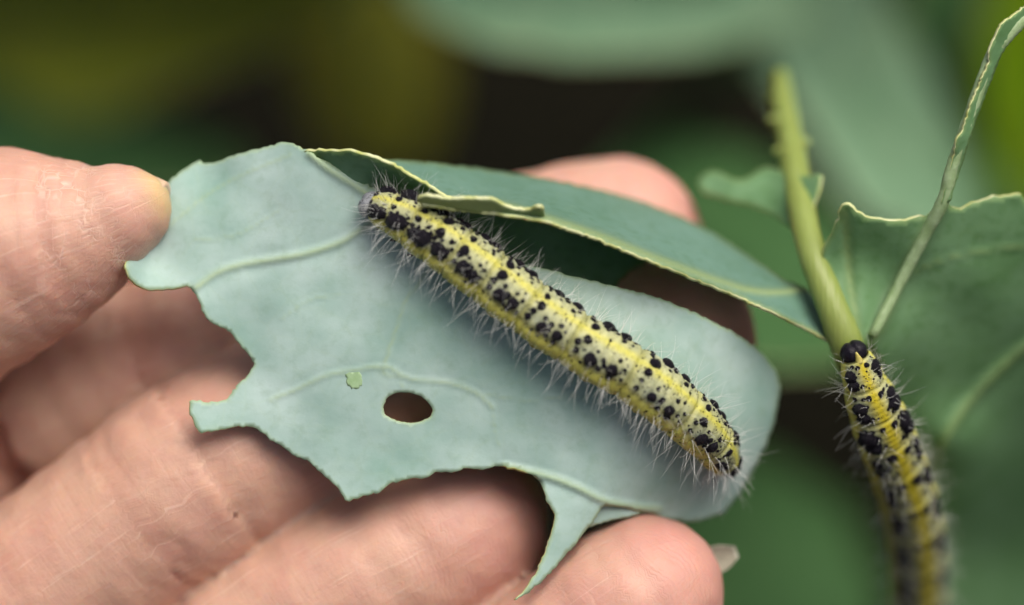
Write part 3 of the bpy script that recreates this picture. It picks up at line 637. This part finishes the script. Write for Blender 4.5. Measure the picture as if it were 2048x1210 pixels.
# (u along segment, angle from the back in degrees, radius in mm)
BIG = [(.38, 49, .56), (.72, 47, .47), (.19, 15.5, .44)]
MED = [(.14, 33, 0.244), (.12, 49, 0.256), (.40, 27, 0.207), (.55, 37, 0.244), (.56, 56, 0.232), (.72, 59, 0.293), (.54, 46, 0.207), (.72, 21, 0.220), (.86, 30, 0.183), (.84, 43, 0.183), (.80, 12, 0.159), (.50, 9, 0.134), (.9, 56, 0.159), (.30, 66, 0.159), (.62, 70, 0.146)]
def caterpillar(name, label, ctrl, bounds, tilt, head_kind, hair_len, seed, nhair=1.0, back=1.0, stripe=None):
    """ctrl rows: px, py, z, radius mm from head to tail; bounds: segment borders as 0..1 of the length; tilt: degrees the back leans from the camera"""
    r = np.random.default_rng(seed)
    nS, nR = 460, 88
    c = cr(np.array(ctrl, float), 400); P3 = V(c[:, 0], c[:, 1], c[:, 2]); L = np.concatenate([[0], np.cumsum(np.linalg.norm(np.diff(P3, axis=0), axis=1))]); LEN = L[-1]
    s = np.linspace(0, 1, nS); pos = np.stack([np.interp(s*LEN, L, P3[:, a]) for a in range(3)], -1); rad = np.interp(s*LEN, L, c[:, 3])
    T = np.gradient(pos, axis=0); T /= np.linalg.norm(T, axis=1)[:, None]
    til = np.interp(s, np.linspace(0, 1, len(tilt)), tilt)
    def frame(i):
        t = T[i]; b = np.array([0, 0, 1.]); b = b-t*(b@t); b /= np.linalg.norm(b); sd = np.cross(t, b); a = R(til[i])
        dor = b*math.cos(a)+sd*math.sin(a); lat = np.cross(dor, t)     # lat: side of positive angles
        return dor, lat
    FR = [frame(i) for i in range(nS)]; DOR = np.array([f[0] for f in FR]); LAT = np.array([f[1] for f in FR])
    bounds = np.array(bounds); seg = np.clip(np.searchsorted(bounds, s, 'right')-1, 0, len(bounds)-2); u = (s-bounds[seg])/(bounds[seg+1]-bounds[seg])
    phi = np.linspace(-np.pi, np.pi, nR, endpoint=False)
    def prof(ss, ph):
        """radial factor on body"""
        sg = np.clip(np.searchsorted(bounds, ss, 'right')-1, 0, len(bounds)-2); uu = (ss-bounds[sg])/(bounds[sg+1]-bounds[sg])
        du = np.minimum(uu, 1-uu)
        f = 1-.06*np.exp(-(du/.045)**2) + .022*np.sin(np.pi*uu)
        f = f - .026*np.exp(-(((uu*6+.5) % 1-.5)/.16)**2)
        a = np.abs(ph); f = f+.07*np.exp(-((a-R(88))/R(14))**2)*(.6+.4*np.cos(2*np.pi*(uu-.5)))-.03*np.exp(-((a-R(68))/R(7))**2)
        f = f*np.where(a > R(115), 1-.10*np.clip((a-R(115))/R(65), 0, 1), 1)
        return f
    SS, PH = np.meshgrid(s, phi, indexing='ij'); Fm = prof(SS, PH)
    rr = rad[:, None]*Fm
    nz = (.018*vnoise(np.column_stack([SS.ravel()*120, np.cos(PH.ravel())*4, np.sin(PH.ravel())*4]), seed, 1.6)).reshape(rr.shape); rr = rr*(1+nz)
    vw = pos[:, None]+rr[..., None]*(np.cos(PH)[..., None]*DOR[:, None]+np.sin(PH)[..., None]*LAT[:, None])
    # colours: yellow back line and flanks, grey-green between
    a = np.degrees(np.abs(PH)); uu = np.broadcast_to(u[:, None], a.shape)
    n1 = vnoise(np.column_stack([SS.ravel()*LEN, np.cos(PH.ravel())*2.5, np.sin(PH.ravel())*2.5]), seed+5, 2.2).reshape(a.shape)
    k_back = np.exp(-((a+n1*3)/(9.5*back))**2); k_fl = 1/(1+np.exp(-(a+n1*5-63)/3.5)); k_bel = np.clip((a-105)/20, 0, 1)
    colr = GRY*(1-.0)+(PAL-GRY)*np.clip(.45+.5*n1, 0, 1)[..., None]
    bl = np.clip(.5*np.exp(-((uu-.38)/.2)**2)*np.exp(-((a-48)/16)**2), 0, 1)[..., None]; colr = colr*(1-bl)+BLU*bl
    colr = colr*(1-k_back[..., None])+(YEL*.97 if stripe is None else np.array(stripe))*k_back[..., None]
    colr = colr*(1-k_fl[..., None]*.9)+YEL*k_fl[..., None]*.9
    colr = colr*(1-k_bel[..., None])+np.array([.40, .42, .2])*k_bel[..., None]
    gd = (np.exp(-(np.minimum(uu, 1-uu)/.05)**2)*.55)[..., None]; colr = colr*(1-gd)+(YEL*.75)*gd
    an = (np.exp(-(((uu*6+.5) % 1-.5)/.2)**2)*np.exp(-((a-40)/20)**2)*.45)[..., None]; colr = colr*(1-an)+np.array([.16, .18, .12])*an
    v = vw.reshape(-1, 3); i = np.arange(nS*nR).reshape(nS, nR); j = np.roll(i, -1, 1)
    f = np.stack([i[:-1], j[:-1], j[1:], i[1:]], -1).reshape(-1, 4).tolist()
    f.append(list(i[0])); f.append(list(i[-1][::-1]))
    root = empty(name, W(pos[nS//2]-DOR[nS//2]*rad[nS//2]), label, 'caterpillar')
    o = mesh_obj('body', W(v), f, CAT, root, attrs={'col': np.clip(colr.reshape(-1, 3), 0, 1)})
    def surf(ss, ph):
        ii = np.clip(ss*(nS-1), 0, nS-1.001); i0 = ii.astype(int); fr = (ii-i0)[:, None]
        lp = lambda A: A[i0]*(1-fr)+A[i0+1]*fr
        d = lp(DOR)*np.cos(ph)[:, None]+lp(LAT)*np.sin(ph)[:, None]; rd = np.interp(ss, s, rad)*prof(ss, ph)
        p = lp(pos)+d*rd[:, None]
        drd = (np.interp(ss+.01, s, rad)-np.interp(ss-.01, s, rad))/(.02*LEN); nn = d-lp(T)*drd[:, None]; nn /= np.linalg.norm(nn, axis=1)[:, None]
        return p, nn, lp(T)
    marks = []; small = []
    nseg = len(bounds)-1
    for g in range(nseg):
        b0, b1 = bounds[g], bounds[g+1]; thor = g < 3; last = g == nseg-1; sc = np.interp((b0+b1)/2, s, rad)/2.45
        for side in (1, -1):
            for lst, isbig in ((BIG, 1), (MED, 0)):
                for uq, aq, rq in lst:
                    uq2 = uq+r.normal()*.02; aq2 = aq+r.normal()*2.0; rq2 = rq*sc*(1.1+.13*r.normal())
                    if thor and isbig and aq > 40: rq2 *= 1.6; uq2 = .42+(uq-.38)*.8
                    if thor and isbig and aq < 40: rq2 *= .75
                    if last: rq2 *= 1.0
                    marks.append((b0+(b1-b0)*uq2, side*R(aq2), rq2, isbig))
    # tail plate
    marks += [(.958, R(24), .5, 1), (.968, R(-20), .5, 1), (.972, R(48), .42, 1), (.985, R(12), .62, 1), (.985, R(-14), .62, 1), (.992, R(38), .34, 1), (.992, R(-40), .34, 1), (.975, R(62), .25, 1)]
    MA = np.array(marks); pm, nm, tm = surf(MA[:, 0], MA[:, 1]); hair_base = []
    order = np.argsort(-MA[:, 2])
    # joined mesh of the small dark points
    sv, sf = [], []
    def add_small(p, n_, t_, rad_):
        b = np.cross(n_, t_); k0 = len(sv); m = 6; ph0 = r.uniform(0, 6)
        sv.append(p+n_*rad_*.4)
        for j in range(m):
            a_ = ph0+2*np.pi*j/m; q = rad_*(1+.2*r.normal()); sv.append(p+(t_*math.cos(a_)+b*math.sin(a_))*q-n_*rad_*.25)
        for j in range(m): sf.append((k0, k0+1+j, k0+1+(j+1) % m))
    for rank, ix in enumerate(order):
        p, n_, t_ = pm[ix], nm[ix], tm[ix]; rd = MA[ix, 2]
        if rank < 290:
            ob = bpy.data.objects.new('tubercle', DOMES[ix % 6]); COL.objects.link(ob); ob.parent = root
            tt = t_-n_*(t_@n_); tt /= np.linalg.norm(tt); bb = np.cross(n_, tt); pw = W(p-n_*.03)-np.array(root.location)
            wx = lambda q: q[0]*RV+q[1]*UV+q[2]*BV
            an = r.uniform(0, 6.28); e1 = tt*math.cos(an)+bb*math.sin(an); e2 = np.cross(n_, e1); k = rd*.001
            M = Matrix.Identity(4)
            for col, ax, kk in ((0, e1, k), (1, e2, k), (2, n_, k)):
                q = wx(ax)*kk
                for row in range(3): M[row][col] = q[row]
            for row in range(3): M[row][3] = pw[row]
            ob.matrix_basis = M
        else: add_small(p, n_, t_, rd)
        if rd > .15: hair_base.append((p, n_, rd))
    nd = int(3000*nhair)
    ds = r.uniform(.01, .99, nd); dp = r.uniform(-R(108), R(108), nd); keep = r.uniform(size=nd) < np.where(np.abs(dp) < R(62), 1, .45)
    ds, dp = ds[keep], dp[keep]; p_, n_, t_ = surf(ds, dp)
    for q in range(len(ds)): add_small(p_[q], n_[q], t_[q], r.choice([.045, .065, .09, .13], p=[.37, .3, .21, .12]))
    so2 = mesh_obj('speckles', W(np.array(sv)), sf, BLACK, root); so2['kind'] = 'stuff'
    # setae
    def hairs(nm_, rows, mat):
        vs, fs = [], []
        for p, d, ln, bend, wdt in rows:
            t = np.linspace(0, 1, 6)[:, None]; path = p+d*ln*t+bend*ln*t*t; rdv = wdt*(1-.8*t[:, 0])
            tv, tf = tube(path, rdv, 3, False); k = len(vs)*18; vs.append(tv); fs += [tuple(x+k for x in q) for q in tf]
        ob = mesh_obj(nm_, W(np.vstack(vs)), fs, mat, root); ob['kind'] = 'stuff'
    rows = []
    nh = int(470*nhair); hs = r.uniform(.015, .985, nh); hp = r.choice([-1, 1], nh)*R(1)*np.clip(r.normal(96, 13, nh), 62, 128)
    p_, n_, t_ = surf(hs, hp)
    for q in range(nh):
        d = n_[q]+r.normal(size=3)*.26; d /= np.linalg.norm(d); rows.append((p_[q], d, hair_len*r.uniform(.3, 1.1), r.normal(size=3)*.2+t_[q]*.08+np.array([0, -.05, .05]), .019))
    for p, n__, rd in hair_base:
        d = n__+r.normal(size=3)*.3; d /= np.linalg.norm(d)
        if r.uniform() < .8: rows.append((p+n__*rd*.4, d, hair_len*r.uniform(.3, .95), r.normal(size=3)*.25, .019))
    nh = int(70*nhair); hs = 1-r.uniform(0, .05, nh); p_, n_, t_ = surf(hs, r.uniform(-R(120), R(120), nh))
    for q in range(nh): d = n_[q]*.6+t_[q]*.5+r.normal(size=3)*.3; d /= np.linalg.norm(d); rows.append((p_[q], d, hair_len*r.uniform(.5, 1.1), r.normal(size=3)*.25, .02))
    nh = int(60*nhair); hs = r.uniform(0, .06, nh); p_, n_, t_ = surf(hs, r.uniform(-R(130), R(130), nh))
    for q in range(nh): d = n_[q]*.7-t_[q]*.7+r.normal(size=3)*.35; d /= np.linalg.norm(d); rows.append((p_[q]-t_[q]*.3, d, hair_len*r.uniform(.3, .8), r.normal(size=3)*.2, .02))
    hairs('setae', rows, HAIRW)
    rows = []
    nh = int(420*nhair); hs = r.uniform(.02, .98, nh); p_, n_, t_ = surf(hs, r.uniform(-R(75), R(62), nh))
    for q in range(nh): d = n_[q]+r.normal(size=3)*.2; d /= np.linalg.norm(d); rows.append((p_[q], d, r.uniform(.25, .6), r.normal(size=3)*.08, .022))
    hairs('bristles', rows, HAIRB)
    # prolegs on the belly
    for g in list(range(5, 9))+[nseg-1]:
        sg = (bounds[g]+bounds[g+1])/2; ig = int(sg*(nS-1))
        for side in (1, -1):
            d = -DOR[ig]*math.cos(R(24))+side*LAT[ig]*math.sin(R(24)); k = rad[ig]
            path = np.array([pos[ig]+d*k*.7, pos[ig]+d*k*1.02, pos[ig]+d*k*1.17]); tv, tf = tube(cr(path, 8), np.interp(np.linspace(0, 1, 8), [0, .5, .85, 1], [.75, .7, .62, .5]), 12)
            mesh_obj('proleg', W(tv), tf, PROLEG, root)
    for g in range(3):
        sg = (bounds[g]*.5+bounds[g+1]*.5); ig = int(sg*(nS-1))
        for side in (1, -1):
            d = -DOR[ig]*math.cos(R(40))+side*LAT[ig]*math.sin(R(40)); k = rad[ig]
            path = np.array([pos[ig]+d*k*.8, pos[ig]+d*k*1.1, pos[ig]+d*k*1.2-T[ig]*.3]); tv, tf = tube(cr(path, 8), np.linspace(.32, .08, 8), 8)
            mesh_obj('leg', W(tv), tf, BLACK, root)
    # head capsule: two cheeks joined in one lobed mesh
    hr = rad[0]*(.92 if head_kind == 'grey' else .86); hc = pos[0]-T[0]*hr*.35; th, ps = np.meshgrid(np.linspace(0, np.pi, 26), np.linspace(0, 2*np.pi, 36, endpoint=False), indexing='ij')
    x, y, z = np.sin(th)*np.cos(ps), np.sin(th)*np.sin(ps), np.cos(th)   # x lateral, y dorsal, z forward
    cleft = 1-.16*np.exp(-(x/.16)**2)*np.clip(y*.6+z+.3, 0, 1); rr_ = hr*cleft
    hv = hc+(x*rr_)[..., None]*LAT[0]*1.06+(y*rr_)[..., None]*DOR[0]*.98-(z*rr_)[..., None]*T[0]*.9
    ii = np.arange(26*36).reshape(26, 36); jj = np.roll(ii, -1, 1); hf = np.stack([ii[:-1], ii[1:], jj[1:], jj[:-1]], -1).reshape(-1, 4)
    mesh_obj('head', W(hv.reshape(-1, 3)), hf, HEADM if head_kind == 'grey' else BLACK, root, label='speckled grey head' if head_kind == 'grey' else 'glossy black two-lobed head')
    if head_kind == 'black':      # pale wedge between the cheeks
        tr = np.array([hc+DOR[0]*hr*.93-T[0]*hr*.35, hc+DOR[0]*hr*.9+T[0]*hr*.55+LAT[0]*.28, hc+DOR[0]*hr*.9+T[0]*hr*.55-LAT[0]*.28])
        tv, tf = tube(cr(np.array([tr[0], (tr[1]+tr[2])/2]), 8), np.linspace(.08, .42, 8), 8); mesh_obj('face_wedge', W(tv), tf, PROLEG, root, label='pale yellow wedge between the head lobes')
    return root
def proleg_mat():
    m = N('proleg_yellow'); p = m.mm(); n = m.noise(p, 1.5, 3); m.P(Base_Color=m.ramp(n, [(.3, (.42, .36, .08)), (.7, (.55, .5, .16))]), Roughness=.5); return m.m
PROLEG = proleg_mat()
zl = tps(A_Z)
C1 = [(750,413,1.3),(772,420,1.72),(812,438,2.05),(850,463,2.25),(890,488,2.4),(942,526,2.5),(1010,578,2.5),(1086,635,2.5),(1180,698,2.5),(1283,760,2.5),(1365,825,2.4),(1415,872,2.15),(1440,906,1.75),(1450,926,1.2),(1453,934,.55)]
C1 = [(x, y, float(zl(np.array([[x, y]]))[0])+r_*1.12+.25, r_) for x, y, r_ in C1]
lens = [0, 36, 44, 46, 46, 69, 86, 95, 116, 120, 100, 62, 48]      # segment lengths in pixels, head to tail
b1 = np.cumsum(lens)/np.sum(lens)
caterpillar('caterpillar', 'sharp yellow caterpillar with black spots and white bristles crawling across the pale leaf blade', C1, b1, [-30, -32, -32, -34], 'grey', 2.8, 11)
C2 = [(1710,712,-.5,1.35),(1722,745,-1.2,1.7),(1738,790,-2.4,2.1),(1756,835,-4.2,2.4),(1774,880,-6.5,2.5),(1798,945,-10.5,2.55),(1818,1010,-15,2.6),(1830,1080,-20,2.6),(1835,1150,-25,2.6),(1834,1220,-30,2.6),(1830,1290,-35,2.5),(1826,1350,-39,2.1),(1824,1390,-42,1.2),(1823,1405,-43,.5)]
lens2 = [0, 36, 40, 44, 52, 62, 70, 76, 80, 80, 76, 60, 50]; b2 = np.cumsum(lens2)/np.sum(lens2)
caterpillar('caterpillar', 'blurred spotted caterpillar with bright yellow back stripe climbing the green stalk', C2, b2, [-6, -8, -12, -12], 'black', 2.0, 23, nhair=.6, back=1.9, stripe=(.60, .50, .02))
